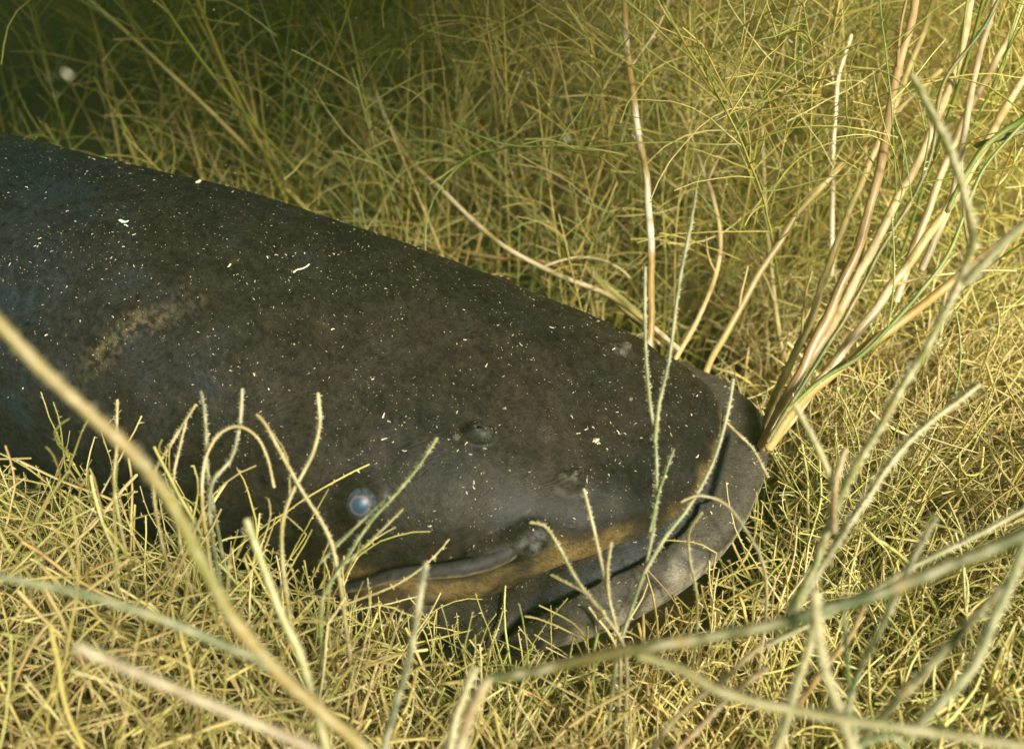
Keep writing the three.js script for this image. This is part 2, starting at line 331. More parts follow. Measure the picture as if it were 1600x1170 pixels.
// ---------------------------------------------------------------- lake bed
const bed = (() => {
  const g = new THREE.PlaneGeometry(14, 14, 160, 160); g.rotateX(-Math.PI / 2);
  const p = g.attributes.position, C = [];
  for (let i = 0; i < p.count; i++) {
    const x = p.getX(i), z = p.getZ(i);
    p.setY(i, 0.02 * noise(x * 2, 0, z * 2) - 0.01 + 0.05 * noise(x * 0.6, 3, z * 0.6) * smooth(0.6, 2, Math.hypot(x, z)));
    const k = clamp01(0.5 + noise(x * 7, 1, z * 7) + 0.4 * noise(x * 30, 1, z * 30)); C.push(...mixc([0.09, 0.075, 0.022], [0.20, 0.165, 0.05], k));
  }
  g.setAttribute('color', new THREE.Float32BufferAttribute(C, 3)); g.computeVertexNormals();
  const o = new THREE.Mesh(g, new THREE.MeshStandardMaterial({ vertexColors: true, roughness: 0.95 }));
  o.name = 'lake_bed'; o.userData.kind = 'structure'; o.userData.label = 'brown mud and rotting weed of the lake bed'; scene.add(o);
  return o;
})();

// ---------------------------------------------------------------- the weeds: uncountable tangle, grown from a few shapes
const weedMat = new THREE.MeshStandardMaterial({ vertexColors: true, roughness: 0.62, bumpMap: null });
const STRAW = [0.45, 0.345, 0.08], CREAM = [0.64, 0.54, 0.25], OLIVE = [0.29, 0.25, 0.04], GREEN = [0.13, 0.20, 0.028], BROWN = [0.34, 0.20, 0.06], TAN = [0.47, 0.33, 0.13];
const V3 = (x, y, z) => new THREE.Vector3(x, y, z);
const fishInv = fishPlace.clone().invert(), probe = new THREE.Vector3();
const inFish = (p) => { probe.copy(p).applyMatrix4(fishInv); return probe.x > -1.4 && probe.x < 0.04 && Math.abs(probe.y) < 0.13 && Math.abs(probe.z - FISH.bend(-probe.x)) < 0.12 && fishD(probe.x, probe.y, probe.z) < 0.0012; };
function strand(mb, R, p0, dir, len, r0, r1, o = {}) {
  const seg = Math.max(4, Math.round(len / (o.step ?? 0.0055))), st = len / seg, pts = [p0.clone()], p = p0.clone(), d = dir.clone().normalize();
  const axis = V3(R() - 0.5, R() - 0.5, R() - 0.5).normalize(), curl = (o.curl ?? 0.1) * (R() * 2 - 1), wob = o.wob ?? 0.06;
  for (let k = 0; k < seg; k++) {
    d.applyAxisAngle(axis, curl); d.x += (R() - 0.5) * wob * 2; d.y += (R() - 0.5) * wob * 2 + (o.up ?? 0); d.z += (R() - 0.5) * wob * 2;
    if (o.kink && R() < o.kink) { d.x += (R() - 0.5) * 0.9; d.y += (R() - 0.5) * 0.6; d.z += (R() - 0.5) * 0.9; }
    d.normalize(); p.addScaledVector(d, st); if (!o.free && p.y < 0.003) { p.y = 0.003; d.y = Math.abs(d.y) * 0.3; }
    if (o.avoid && inFish(p)) break; // weed never grows through the fish
    pts.push(p.clone());
  }
  if (pts.length < 3) return [p0, p0, p0];
  const base = o.color ?? STRAW, tip = o.tip ?? mixc(base, CREAM, 0.45), ph = R() * 50;
  mb.tube(pts, (t) => mix(r0, r1, t) * (1 + 0.22 * noise(t * len * 160, ph, 0)), o.sides ?? 5, (t) => { const n = noise(t * len * 60, ph, 4), c = mixc(base, tip, clamp01(t * 0.7 + n * 0.5)); const q = 1 + 0.35 * noise(t * len * 220, ph, 9); return [c[0] * q, c[1] * q, c[2] * q]; }, 1, (o.sides ?? 5) > 3);
  const hairs = Math.round(len * (o.fuzz ?? 260)), T = V3(), N = V3();
  for (let h = 0; h < hairs; h++) {
    const f = R() * (pts.length - 1.001), k = Math.floor(f), a = pts[k], b = pts[k + 1];
    T.subVectors(b, a).normalize(); N.set(R() - 0.5, R() - 0.42, R() - 0.5); N.addScaledVector(T, -N.dot(T) * 0.7).normalize();
    const q = a.clone().lerp(b, f - k).addScaledVector(N, mix(r0, r1, f / pts.length) * 0.8), L = (o.hair ?? 0.0011) * (0.35 + R() * R() * 1.6), br = 0.75 + R() * 0.4;
    mb.barb(q, N, T, L, 0.00018 + R() * 0.00034, [CREAM[0] * br, CREAM[1] * br, CREAM[2] * br]);
  }
  return pts;
}
const pickc = (R, list) => { let t = R() * list.reduce((a, b) => a + b[1], 0); for (const [c, w] of list) if ((t -= w) <= 0) return c; return list[0][0]; };

// where the fish lies, so that nothing is rooted inside it
const underFish = (x, z, pad) => { const p = V3(x, 0.07, z).applyMatrix4(fishInv), s = -p.x; if (s < -0.03 - pad || s > 1.45) return false; return Math.abs(p.z - FISH.bend(s)) < Math.max(FISH.W(s), s < 0.1 ? FISH.LW(s) : 0, s < 0.02 ? 0.05 : 0) + pad; };

function stuff(name, label, mb) { const o = new THREE.Mesh(mb.geometry(), weedMat); o.name = name; tag(o, label, 'weeds', null, 'stuff'); scene.add(o); console.log(name, mb.i.length / 3); return o; }
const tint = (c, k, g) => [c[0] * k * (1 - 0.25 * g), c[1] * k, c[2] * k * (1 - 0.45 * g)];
{ // low carpet in front of the fish, under its chin and round to the right: curling branchlets, silt on all of them
  const R = rng(77), mb = new MB(), step = 0.0105;
  for (let x = -0.60; x < 0.62; x += step) for (let z = -0.20; z < 0.19; z += step) {
    if (Math.abs(x) > 0.20 + 0.56 * (0.42 - z)) continue;
    const px = x + (R() - 0.5) * step * 1.6, pz = z + (R() - 0.5) * step * 1.6, f = V3(px, 0.07, pz).applyMatrix4(fishInv);
    if (!(f.z > 0 || f.x > 0) || underFish(px, pz, 0.004)) continue;
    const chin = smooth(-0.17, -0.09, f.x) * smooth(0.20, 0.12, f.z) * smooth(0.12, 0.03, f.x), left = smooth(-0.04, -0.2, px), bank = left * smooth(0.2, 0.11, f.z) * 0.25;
    const h = (0.85 + R() * 0.3 + 0.35 * noise(px * 9, 2, pz * 9)) * (1 - 0.42 * chin) * (1 + 0.36 * left + bank), litSide = clamp01(0.5 + px * 1.3 + 0.7 * noise(px * 6, 3, pz * 6)), b = mix(0.62, 1.24, litSide) + R() * 0.2 + 0.3 * noise(px * 12, 8, pz * 12), g = clamp01(0.3 - 0.3 * litSide + 1.1 * noise(px * 11, 5, pz * 11) + (R() - 0.5) * 0.4);  // colour pales to the right, with noise: the light gradient painted into the weed
    for (let k = 0; k < 4; k++) {
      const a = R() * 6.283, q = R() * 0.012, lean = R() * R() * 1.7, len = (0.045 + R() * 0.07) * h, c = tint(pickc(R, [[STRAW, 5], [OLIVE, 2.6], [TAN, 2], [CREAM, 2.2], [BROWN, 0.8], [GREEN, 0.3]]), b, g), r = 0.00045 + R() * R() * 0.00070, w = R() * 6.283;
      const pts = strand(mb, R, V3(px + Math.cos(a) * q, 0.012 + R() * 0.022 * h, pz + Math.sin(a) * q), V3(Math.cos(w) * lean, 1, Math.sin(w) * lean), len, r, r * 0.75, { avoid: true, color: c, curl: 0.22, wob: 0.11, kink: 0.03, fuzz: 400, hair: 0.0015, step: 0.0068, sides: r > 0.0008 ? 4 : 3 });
      const forks = R() < 0.8 ? 1 + (R() < 0.35) : 0;
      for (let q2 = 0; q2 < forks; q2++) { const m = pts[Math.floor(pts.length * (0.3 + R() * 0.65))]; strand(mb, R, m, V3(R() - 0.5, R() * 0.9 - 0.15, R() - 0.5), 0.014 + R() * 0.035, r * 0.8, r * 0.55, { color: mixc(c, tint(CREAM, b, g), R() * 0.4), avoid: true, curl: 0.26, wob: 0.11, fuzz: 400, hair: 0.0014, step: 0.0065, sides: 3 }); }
    }
  }
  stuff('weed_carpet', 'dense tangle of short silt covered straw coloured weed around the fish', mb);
}
{ // the thicket behind: upright thin stalks with many fine drooping branchlets, thinning out to the left
  const R = rng(78), mb = new MB(), step = 0.0215;
  for (let x = -1.2; x < 1.0; x += step) for (let z = -1.6; z < 0.06; z += step) {
    const px = x + (R() - 0.5) * step * 1.7, pz = z + (R() - 0.5) * step * 1.7, f = V3(px, 0.07, pz).applyMatrix4(fishInv), dist = Math.hypot(px, pz - 0.37);
    if (Math.abs(px) > 0.17 + (0.37 - pz) * 0.55 || f.z > 0.0 || underFish(px, pz, 0.035) || (f.x > -0.06 && pz > -0.14)) continue;
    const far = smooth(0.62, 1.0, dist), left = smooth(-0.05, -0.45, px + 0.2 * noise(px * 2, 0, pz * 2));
    if (R() < left * 0.74 || R() < far * 0.8) continue;
    const room = Math.max(0, Math.hypot(Math.max(0, f.x), Math.max(0, -f.z - FISH.W(Math.max(0.05, -f.x))))), near = smooth(0.17, 0.04, room);
    const b = 0.96 + 0.6 * smooth(0.0, 0.35, px + 0.15 * noise(px * 5, 7, pz * 5)) + R() * 0.35, g = clamp01(0.12 + left * 1.3 + noise(px * 4, 5, pz * 4) * 0.9);  // brightness rises to the right: stronger light there painted into the weed colour
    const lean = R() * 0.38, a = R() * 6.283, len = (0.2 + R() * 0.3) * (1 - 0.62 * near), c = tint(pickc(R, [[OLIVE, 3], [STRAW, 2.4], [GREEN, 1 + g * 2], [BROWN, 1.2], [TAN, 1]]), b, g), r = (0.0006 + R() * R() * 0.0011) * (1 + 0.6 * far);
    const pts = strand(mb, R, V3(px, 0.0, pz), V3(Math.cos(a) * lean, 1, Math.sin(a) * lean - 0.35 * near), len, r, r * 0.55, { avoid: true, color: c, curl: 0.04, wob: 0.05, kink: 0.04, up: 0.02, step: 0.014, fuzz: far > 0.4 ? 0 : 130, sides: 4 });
    for (let i = Math.round(1 + far * pts.length * 0.4); i < pts.length - 1; i++) {
      if (R() < 0.2 + 0.3 * far) continue;
      const w = 1 + (R() < 0.5), a0 = R() * 6.283, T = pts[i + 1].clone().sub(pts[i]).normalize();
      for (let n = 0; n < w; n++) {
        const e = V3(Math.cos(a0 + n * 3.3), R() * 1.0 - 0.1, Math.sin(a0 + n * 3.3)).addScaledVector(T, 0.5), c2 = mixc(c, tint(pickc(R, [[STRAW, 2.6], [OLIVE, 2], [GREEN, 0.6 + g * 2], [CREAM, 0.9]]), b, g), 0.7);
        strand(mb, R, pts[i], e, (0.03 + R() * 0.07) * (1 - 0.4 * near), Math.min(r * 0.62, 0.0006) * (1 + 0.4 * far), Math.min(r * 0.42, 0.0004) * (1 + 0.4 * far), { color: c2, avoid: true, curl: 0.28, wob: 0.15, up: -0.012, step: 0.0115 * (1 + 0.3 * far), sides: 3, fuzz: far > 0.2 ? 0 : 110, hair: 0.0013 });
      }
    }
  }
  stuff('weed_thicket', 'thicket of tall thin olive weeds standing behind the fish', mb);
}
// unseen raft of weed, added overhead only to keep the far left water dark
{
  const g = new THREE.PlaneGeometry(2.7, 2.8, 54, 52); g.rotateX(-Math.PI / 2);
  const under = g.clone(), shapeIt = (q, lift) => {
    const p = q.attributes.position, C = [];
    for (let i = 0; i < p.count; i++) {
      let x = p.getX(i), z = p.getZ(i); const e = 1 + 0.09 * noise(Math.atan2(z, x) * 3, 1, 2) + 0.05 * noise(Math.atan2(z, x) * 11, 4, 2); x *= e; z *= e;
      const edge = Math.max(Math.abs(x) / 1.35, Math.abs(z) / 1.4);
      p.setXYZ(i, x, lift * (1 - smooth(0.85, 1.05, edge)) + 0.03 * noise(x * 6, lift * 50, z * 6) + 0.012 * noise(x * 25, lift, z * 25), z);
      C.push(...mixc([0.10, 0.11, 0.025], [0.22, 0.20, 0.05], clamp01(0.5 + noise(x * 20, 2, z * 20))));
    }
    q.setAttribute('color', new THREE.Float32BufferAttribute(C, 3)); q.computeVertexNormals();
  };
  shapeIt(g, 0.05); shapeIt(under, -0.03);
  const raft = new THREE.Group(); raft.name = 'added_shade_raft'; raft.position.set(-0.85, 0.86, -0.76); scene.add(raft);
  const m = new THREE.MeshStandardMaterial({ vertexColors: true, roughness: 0.9, side: THREE.DoubleSide });
  for (const [q, nm] of [[g, 'upper_mat'], [under, 'lower_mat']]) { const o = new THREE.Mesh(q, m); o.name = nm; raft.add(o); }
  const R = rng(79), mb = new MB();
  for (let k = 0; k < 260; k++) strand(mb, R, V3((R() - 0.5) * 2.4, -0.02, (R() - 0.5) * 2.3).add(raft.position), V3(R() - 0.5, -0.3, R() - 0.5), 0.06 + R() * 0.1, 0.0016, 0.001, { color: OLIVE, curl: 0.1, fuzz: 0, step: 0.02, sides: 3 });
  const hang = new THREE.Mesh(mb.geometry(), weedMat); hang.geometry.translate(-raft.position.x, -raft.position.y, -raft.position.z); hang.name = 'hanging_weed'; hang.userData.kind = 'stuff'; raft.add(hang);
  tag(raft, 'added unseen raft of weed overhead shading the far water', 'weed raft');
}

// slender single stalks that stand out of the thicket
{
  const R = rng(80), kinds = [[OLIVE, STRAW], [GREEN, OLIVE], [BROWN, TAN], [STRAW, CREAM], [GREEN, GREEN], [TAN, BROWN], [OLIVE, GREEN]], protos = [];
  const words = ['olive', 'green', 'brown', 'straw coloured', 'dark green', 'tan', 'green tipped olive'];
  kinds.forEach(([c1, c2], k) => {
    const g = new THREE.Group(), r = 0.0011 + R() * 0.0005, mb = new MB();
    const pts = strand(mb, R, V3(0, 0, 0), V3((R() - 0.5) * 0.3, 1, (R() - 0.5) * 0.3), 0.40 + R() * 0.12, r, r * 0.6, { color: c1, tip: c2, curl: 0.02, wob: 0.025, kink: 0.03, step: 0.009, sides: 7, fuzz: 380, hair: 0.0011 });
    const m = new THREE.Mesh(mb.geometry(), weedMat); m.name = 'stem'; g.add(m);
    for (let q = 0; q < 5; q++) {
      const w = new MB(), i = Math.floor(pts.length * (0.25 + 0.7 * R())), T = pts[i].clone().sub(pts[i - 1]).normalize();
      strand(w, R, pts[i], V3(R() - 0.5, R() - 0.2, R() - 0.5).addScaledVector(T, 0.9), 0.06 + R() * 0.1, r * 0.65, r * 0.4, { color: mixc(c1, c2, R()), curl: 0.05, wob: 0.04, step: 0.008, sides: 5, fuzz: 380, free: true });
      const o = new THREE.Mesh(w.geometry(), weedMat); o.name = 'side_shoot'; g.add(o);
    }
    protos.push(g);
  });
  let n = 0;
  for (let t = 0; t < 4000 && n < 84; t++) {
    const z = -0.12 - R() * 0.8, x = (R() - 0.5) * 2 * (0.05 + (0.37 - z) * 0.5), f = V3(x, 0.07, z).applyMatrix4(fishInv);
    if (f.z > 0 || underFish(x, z, 0.09) || Math.hypot(f.x, f.z) < 0.12 || R() < smooth(0.0, -0.5, x) * 0.6) continue;
    const k = Math.floor(R() * kinds.length), g = n < kinds.length ? protos[n] : protos[k].clone(), kk = n < kinds.length ? n : k;
    g.name = numbered('thicket_stalk'); g.position.set(x, 0, z); g.rotation.set(-0.05 - R() * 0.3, R() * 6.28, (R() - 0.5) * 0.5, 'ZXY'); g.scale.setScalar(0.8 + R() * 0.35);
    tag(g, 'slender ' + words[kk] + ' stalk standing up out of the thicket behind the fish', 'weed stalk', words[kk] + ' stalks standing in the thicket'); scene.add(g); n++;
  }
}

// points in millimetres from base to tip: [name, label, group, points, radius mm, colouring, silt, side shoots, silt length, gloss]
const STEMS = [
  ["water_weed","thick yellow olive stem with brown joints slanting before the fish flank",0,[[-32.5,144.2,215.9],[-42.6,157.8,211.7],[-54.1,170.3,208.2],[-65.2,183.2,204.4],[-72.5,195.9,200.9],[-79.1,210.9,195.6],[-85.8,227.4,189.2],[-94.1,240.7,185.2],[-103.3,251.8,182.7],[-113.4,263.6,179.7],[-122.8,276.4,176.1],[-127.0,285.1,175.4]],1.85,"olivebrown",0.7,0,1.3,0],
  ["water_weed","grey green stem running into the thick olive stem with brown joints",0,[[-64.5,181.9,204.6],[-67.8,187.1,205.3],[-78.5,194.2,204.7],[-90.6,201.7,203.8],[-110.4,209.8,202.4],[-127.9,216.0,202.5],[-135.4,220.1,204.1]],1.22,"greygreen",0.8,0,1.0,0],
  ["water_weed","pale pinkish straw stem with a fluffy tip low in the left weeds",0,[[-37.0,181.4,238.3],[-48.9,190.9,233.9],[-69.7,200.1,229.7],[-82.6,206.4,227.6],[-92.4,211.7,226.2],[-100.4,216.7,225.0]],1.41,"pink",1.4,0,1.4,0],
  ["water_weed","pale yellow jointed stem curving up beside the thick olive stem",0,[[-56.1,127.3,197.3],[-61.0,141.6,186.9],[-65.7,154.4,177.6],[-70.9,163.1,171.3],[-76.4,175.1,162.6],[-81.7,187.5,153.6]],1.33,"pale",1.3,0,1.0,0],
  ["water_weed","stout dark green stem with cream silt on its upper side below the chin",0,[[141.1,223.9,189.0],[132.4,218.3,190.3],[108.5,208.0,195.2],[80.8,198.9,199.1],[56.0,191.7,201.7],[34.2,187.7,202.0],[13.8,182.0,203.5],[-6.1,177.4,204.2]],1.89,"darkgreen",0.9,0,1.5,0],
  ["water_weed","tan brown stem bent down from the end of the stout dark green stem",0,[[-18.0,163.5,232.8],[-14.2,170.5,222.8],[-11.0,176.4,213.5],[-6.5,179.7,206.2]],1.5,"tanbrown",1.6,0,1.3,0],
  ["water_weed","pale olive side stem drooping from the stout dark green stem",0,[[34.4,185.2,202.2],[43.9,185.8,207.4],[53.1,185.1,213.4],[71.7,184.9,219.1],[84.9,186.6,223.4],[103.7,188.0,228.0],[129.5,188.6,233.1]],1.28,"paleolive",1.8,0,1.4,0],
  ["water_weed","blurred pale stem crossing behind the stout dark green stem",0,[[88.6,171.4,227.0],[85.8,179.0,222.8],[82.2,187.7,217.7],[78.9,195.8,213.0],[76.8,206.4,206.6],[75.9,211.8,203.9]],1.15,"pale",1.6,0,1.3,0],
  ["water_weed","silt furred pale stem leaning left under the drooping olive stem",0,[[76.8,120.9,201.9],[82.0,135.9,194.1],[86.1,150.7,186.5],[89.8,163.6,180.2],[91.0,176.4,174.0]],1.37,"pale",1.6,0,1.5,0],
  ["water_weed","tall arching green stem furred with white silt right of the snout",0,[[95.6,136.4,147.4],[102.3,151.2,140.6],[108.3,169.3,131.4],[114.3,182.8,125.5],[124.8,201.2,116.1],[136.1,220.1,106.3],[145.1,238.6,96.8],[147.3,249.4,92.9],[142.2,266.5,84.4],[134.7,281.7,77.2],[126.9,293.4,72.7],[123.0,298.0,73.3]],1.32,"greenolive",2.4,0,1.5,0],
  ["water_weed","pale furry side stem joining the tall arching green stem at its fork",0,[[141.7,244.2,106.2],[145.7,252.3,106.5],[151.0,260.0,107.1],[159.8,270.0,106.0]],1.39,"palegreen",2.2,0,1.6,0],
  ["water_weed","short whitish stem tip leaning left beside the tall arching stem",0,[[109.4,173.6,126.6],[105.0,183.7,123.4],[99.3,193.6,120.3],[92.8,203.9,116.9]],1.03,"pale",1.6,0,1.0,0],
  ["water_weed","orange brown broken stem piece at the foot of the arching stem",0,[[107.1,166.7,137.8],[107.1,173.6,132.8],[108.3,181.4,127.1],[111.3,189.1,121.5]],1.19,"orange",1.0,0,1.0,0],
  ["water_weed","white furred pale stem fanning right from the arching stem foot",0,[[96.7,136.4,147.4],[110.9,152.0,132.4],[125.3,166.1,118.5],[139.9,178.6,105.6],[154.8,185.9,96.6],[167.7,191.5,88.9]],1.17,"pale",2.4,0,1.8,0],
  ["water_weed","dark green straight stem slanting over the lower right carpet",0,[[101.1,151.4,204.5],[107.4,159.8,201.5],[122.7,176.0,192.8],[135.9,190.6,185.3],[148.8,204.7,178.1]],1.22,"darkgreen",1.2,0,1.0,0],
  ["water_weed","bright green stem with a pale joint beside the dark straight stem",0,[[109.8,160.3,210.4],[115.3,167.5,207.2],[126.0,178.1,201.6],[129.5,187.3,197.0],[133.9,198.4,191.0],[137.4,209.4,185.1],[141.6,220.3,179.2]],1.3,"greenpale",1.6,0,1.0,0],
  ["water_weed","short grey stem stump pointing up out of the right carpet",0,[[119.0,156.1,164.0],[124.8,170.1,158.0],[128.4,180.6,154.4],[130.7,188.5,152.9]],1.04,"greygreen",1.4,0,1.0,0],
  ["water_weed","slim green stem rising under the stout dark green stem",0,[[103.3,136.9,190.4],[103.9,143.2,185.7],[108.3,152.8,178.8],[113.2,160.0,173.6],[117.1,167.9,167.8]],0.95,"green",1.0,0,1.0,0],
  ["water_weed","thin upright green stem crossing the drooping olive stem",0,[[109.8,121.5,189.1],[107.8,134.7,179.6],[106.2,146.2,171.2],[105.4,157.7,162.8]],0.76,"green",0.8,0,1.0,0],
  ["water_weed","low arching green stem with silt at the bottom right",0,[[86.8,153.1,215.6],[95.7,158.2,212.0],[105.4,160.3,210.4],[109.8,157.4,212.5],[113.4,153.1,215.6]],0.92,"greenpale",1.4,0,1.0,0],
  ["water_weed","furred stem climbing out past the stout green stem on the right",0,[[94.5,107.2,137.8],[123.5,124.4,131.4],[142.4,137.6,128.0],[158.5,148.7,126.2],[182.9,163.2,121.8]],1.11,"palegreen",1.8,0,1.0,0],
  ["water_weed","brown orange stem slanting through the carpet under the drooping stem",0,[[95.3,114.1,169.8],[108.3,128.1,159.7],[114.8,135.1,154.6],[119.5,143.0,148.8]],1.05,"orange",0.7,0,1.0,0],
  ["water_weed","long tan stem slanting up in the carpet below the chin",0,[[43.3,98.3,181.3],[56.3,112.3,171.1],[71.5,122.8,163.5],[84.5,131.6,157.1]],1.05,"tan",0.8,0,1.0,0],
  ["water_weed","second tan stem slanting beside the long tan stem below the chin",0,[[46.2,105.7,188.3],[60.9,117.6,179.6],[73.5,127.8,172.2],[84.0,133.8,167.9]],1.09,"brown",0.8,0,1.0,0],
  ["water_weed","blurred grey green stem standing before the mouth corner",0,[[-41.3,120.9,201.9],[-39.6,128.7,193.8],[-36.5,136.6,185.6],[-32.1,147.9,175.0],[-29.3,159.3,164.2],[-26.9,169.2,154.5]],1.12,"greygreen",1.6,0,1.0,0],
  ["water_weed","pale stubby stem with a fluffy top left of the bent tan stem",0,[[-19.7,127.3,197.3],[-17.3,138.5,189.2],[-14.2,145.6,184.0],[-11.4,150.4,180.5]],1.1,"pale",2.0,0,1.5,0],
  ["water_weed","slender green stem forking in front of the upper lip",0,[[37.5,2.0,144.3],[38.6,41.4,140.3],[40.6,92.0,130.3],[45.7,103.8,119.9],[52.1,118.7,107.3],[56.2,135.8,93.1],[56.0,153.0,78.9],[53.7,170.3,64.5],[52.1,191.9,47.1],[52.5,207.8,33.7]],0.85,"greengrey",0.9,0,1.0,0],
  ["water_weed","thin green side shoot leaning right from the forked stem on the lip",0,[[55.6,156.7,79.5],[57.7,166.1,67.3],[62.4,177.8,53.3],[67.3,200.2,31.6],[72.7,216.8,14.1],[75.6,225.4,2.4]],0.78,"greengrey",0.9,0,1.0,0],
  ["water_weed","pale green shoot bowing right across the open mouth and lower jaw",0,[[50.8,117.1,110.8],[59.5,127.2,101.2],[68.5,134.6,93.6],[77.6,145.9,83.2],[84.2,160.5,70.3],[87.4,172.3,59.6]],0.8,"palegreen",1.0,0,1.0,0],
  ["water_weed","tiny dark green sprig against the lower lip",0,[[53.4,129.4,100.6],[57.0,140.7,91.2],[61.7,151.1,82.4],[63.1,153.0,79.7]],0.62,"green",0.6,0,1.0,0],
  ["water_weed","bent straw stem with a hooked top before the lower lip",0,[[47.1,2.0,144.6],[45.4,45.0,140.6],[41.8,100.0,130.6],[32.9,109.7,122.4],[24.4,118.2,115.0],[17.6,127.7,106.8],[12.3,133.1,101.6],[6.9,133.4,100.2]],0.75,"olivepale",1.2,1,1.0,0],
  ["water_weed","straight straw stem rising past the front nostril",0,[[42.9,2.0,143.3],[42.2,44.3,139.3],[41.0,98.4,129.3],[37.9,109.5,120.0],[34.4,121.6,110.0],[31.0,132.8,100.6],[27.6,143.3,91.8]],0.79,"straw",1.1,0,1.0,0],
  ["water_weed","short straw twig beside the straight straw stem at the mouth",0,[[37.1,113.2,118.5],[36.6,121.1,112.8],[37.8,129.4,106.8]],0.7,"straw",0.9,0,1.0,0],
  ["water_weed","green stem leaning right past the eye",0,[[-74.4,2.0,141.4],[-72.9,54.7,137.4],[-69.7,121.5,127.4],[-61.8,131.2,117.3],[-52.7,141.0,107.2],[-43.4,148.1,99.1],[-35.2,154.7,91.4],[-28.3,161.8,83.2]],0.77,"green",1.0,0,1.0,0],
  ["water_weed","thin green twig crossing just under the eye",0,[[-71.9,128.3,116.2],[-65.1,132.8,110.1],[-55.8,138.6,103.0],[-45.9,144.4,95.9]],0.6,"green",0.7,0,1.0,0],
  ["water_weed","faint olive twig between the eye and the barbel",0,[[-72.2,2.0,135.1],[-70.4,56.2,131.1],[-66.7,125.0,121.1],[-57.5,131.5,113.5],[-48.3,137.0,106.6],[-41.3,141.3,100.6]],0.55,"olive",0.7,0,1.0,0],
  ["water_weed","tall straw stem bowing left of the eye",0,[[-89.0,2.0,119.6],[-88.5,60.5,115.6],[-87.4,134.4,105.6],[-84.7,143.5,97.8],[-80.6,149.7,92.0],[-75.9,157.0,85.5],[-73.6,165.3,78.2],[-74.6,173.6,71.0]],0.95,"strawolive",1.2,1,1.0,0],
  ["water_weed","arched straw stem with a drooping shoulder left of the eye",0,[[-63.0,2.0,131.6],[-63.8,56.9,127.6],[-65.4,126.4,117.6],[-69.4,135.6,108.5],[-79.9,147.8,97.1],[-87.6,156.9,88.0],[-95.0,165.9,79.0],[-98.4,167.0,75.7]],0.86,"straw",1.2,1,1.0,0],
  ["water_weed","grey green upright stem over the dark flank",0,[[-121.7,2.0,102.2],[-120.2,63.6,98.2],[-117.2,141.3,88.2],[-109.7,149.3,80.4],[-107.2,157.4,72.4],[-106.6,169.0,61.9]],0.98,"greygreen",1.0,0,1.0,0],
  ["water_weed","short upright grey stem beside the arched stems on the flank",0,[[-120.5,2.0,92.6],[-120.6,65.7,88.6],[-120.8,146.1,78.6],[-121.3,151.2,72.8],[-122.6,159.4,64.8],[-124.6,165.2,58.5]],0.9,"greygreen",1.0,0,1.0,0],
  ["water_weed","straw stem arching over the flank like a hoop",0,[[-122.1,2.0,105.2],[-121.7,61.8,101.2],[-120.9,137.3,91.2],[-118.9,152.0,81.5],[-113.0,159.5,77.1],[-106.0,162.1,76.2],[-98.9,159.6,79.1],[-94.2,153.2,84.8],[-91.5,144.7,91.9]],0.79,"straw",1.1,0,1.0,0],
  ["water_weed","thin straw twig standing before the scraped patch of the flank",0,[[-163.5,2.0,87.4],[-163.5,57.5,83.4],[-163.3,127.7,73.4],[-162.9,139.4,62.9],[-163.6,147.9,54.6],[-164.2,153.3,48.6]],0.85,"straw",1.0,0,1.0,0],
  ["water_weed","tan twig leaning right above the weeds before the scraped flank",0,[[-146.3,2.0,91.8],[-145.3,62.4,87.8],[-143.3,138.7,77.8],[-138.3,145.9,70.5],[-131.6,154.2,62.4],[-128.3,158.0,57.6]],0.82,"tan",1.0,1,1.0,0],
  ["water_weed","leaning straw twig at the edge of the left weeds",0,[[-134.9,2.0,98.5],[-134.6,62.1,94.5],[-133.9,137.9,84.5],[-132.2,148.6,73.7],[-130.5,155.2,65.8]],0.72,"straw",1.0,0,1.0,0],
  ["water_weed","brown fallen twig resting against the lower jaw tip",0,[[110.2,117.5,56.1],[102.5,129.7,51.4],[94.9,137.3,50.0],[88.8,143.8,49.4]],0.68,"tan",1.6,0,1.0,0],
  ["water_weed","curved pale twig hooked over the pale chin",0,[[103.9,2.0,121.3],[102.1,51.8,117.3],[98.5,115.1,107.3],[89.5,130.1,97.9],[81.7,138.0,93.7],[71.6,140.9,93.2],[65.2,139.8,95.5]],0.71,"straw",1.2,1,1.0,0],
  ["water_weed","green curl of weed over the chin",0,[[74.2,2.0,127.1],[73.5,48.1,123.1],[72.3,107.0,113.1],[69.2,119.6,104.8],[69.1,128.2,99.4],[73.9,134.7,95.5]],0.62,"olive",0.8,0,1.0,0],
  ["weed_stalk","tall brown stalk with a painted white glint behind the head",0,[[74.4,95.5,-63.9],[76.4,116.0,-83.4],[77.2,131.1,-99.1],[76.4,152.3,-119.0],[75.1,170.8,-137.1],[71.3,188.2,-154.4],[67.1,211.6,-176.1],[64.6,234.0,-196.9],[63.2,262.6,-222.4]],2.13,"brownglint",0.15,2,1.0,1],
  ["weed_stalk","stout reddish brown stalk with a pale joint in the right bundle",0,[[120.3,95.0,10.6],[136.8,117.8,-10.5],[156.7,145.9,-35.6],[172.1,172.1,-59.2],[183.3,198.1,-82.8],[186.7,206.1,-93.3],[192.3,224.2,-111.1],[201.9,249.3,-133.9],[210.0,274.7,-157.0]],2.51,"brown",0.2,1,1.0,1],
  ["weed_stalk","broad pale tan stalk in the middle of the right bundle",0,[[123.4,91.8,6.8],[146.8,119.3,-24.5],[175.5,150.6,-58.6],[206.1,188.7,-97.6],[227.6,217.4,-129.8],[242.6,244.5,-160.8],[253.9,269.9,-190.6]],2.47,"tanpale",0.25,1,1.0,1],
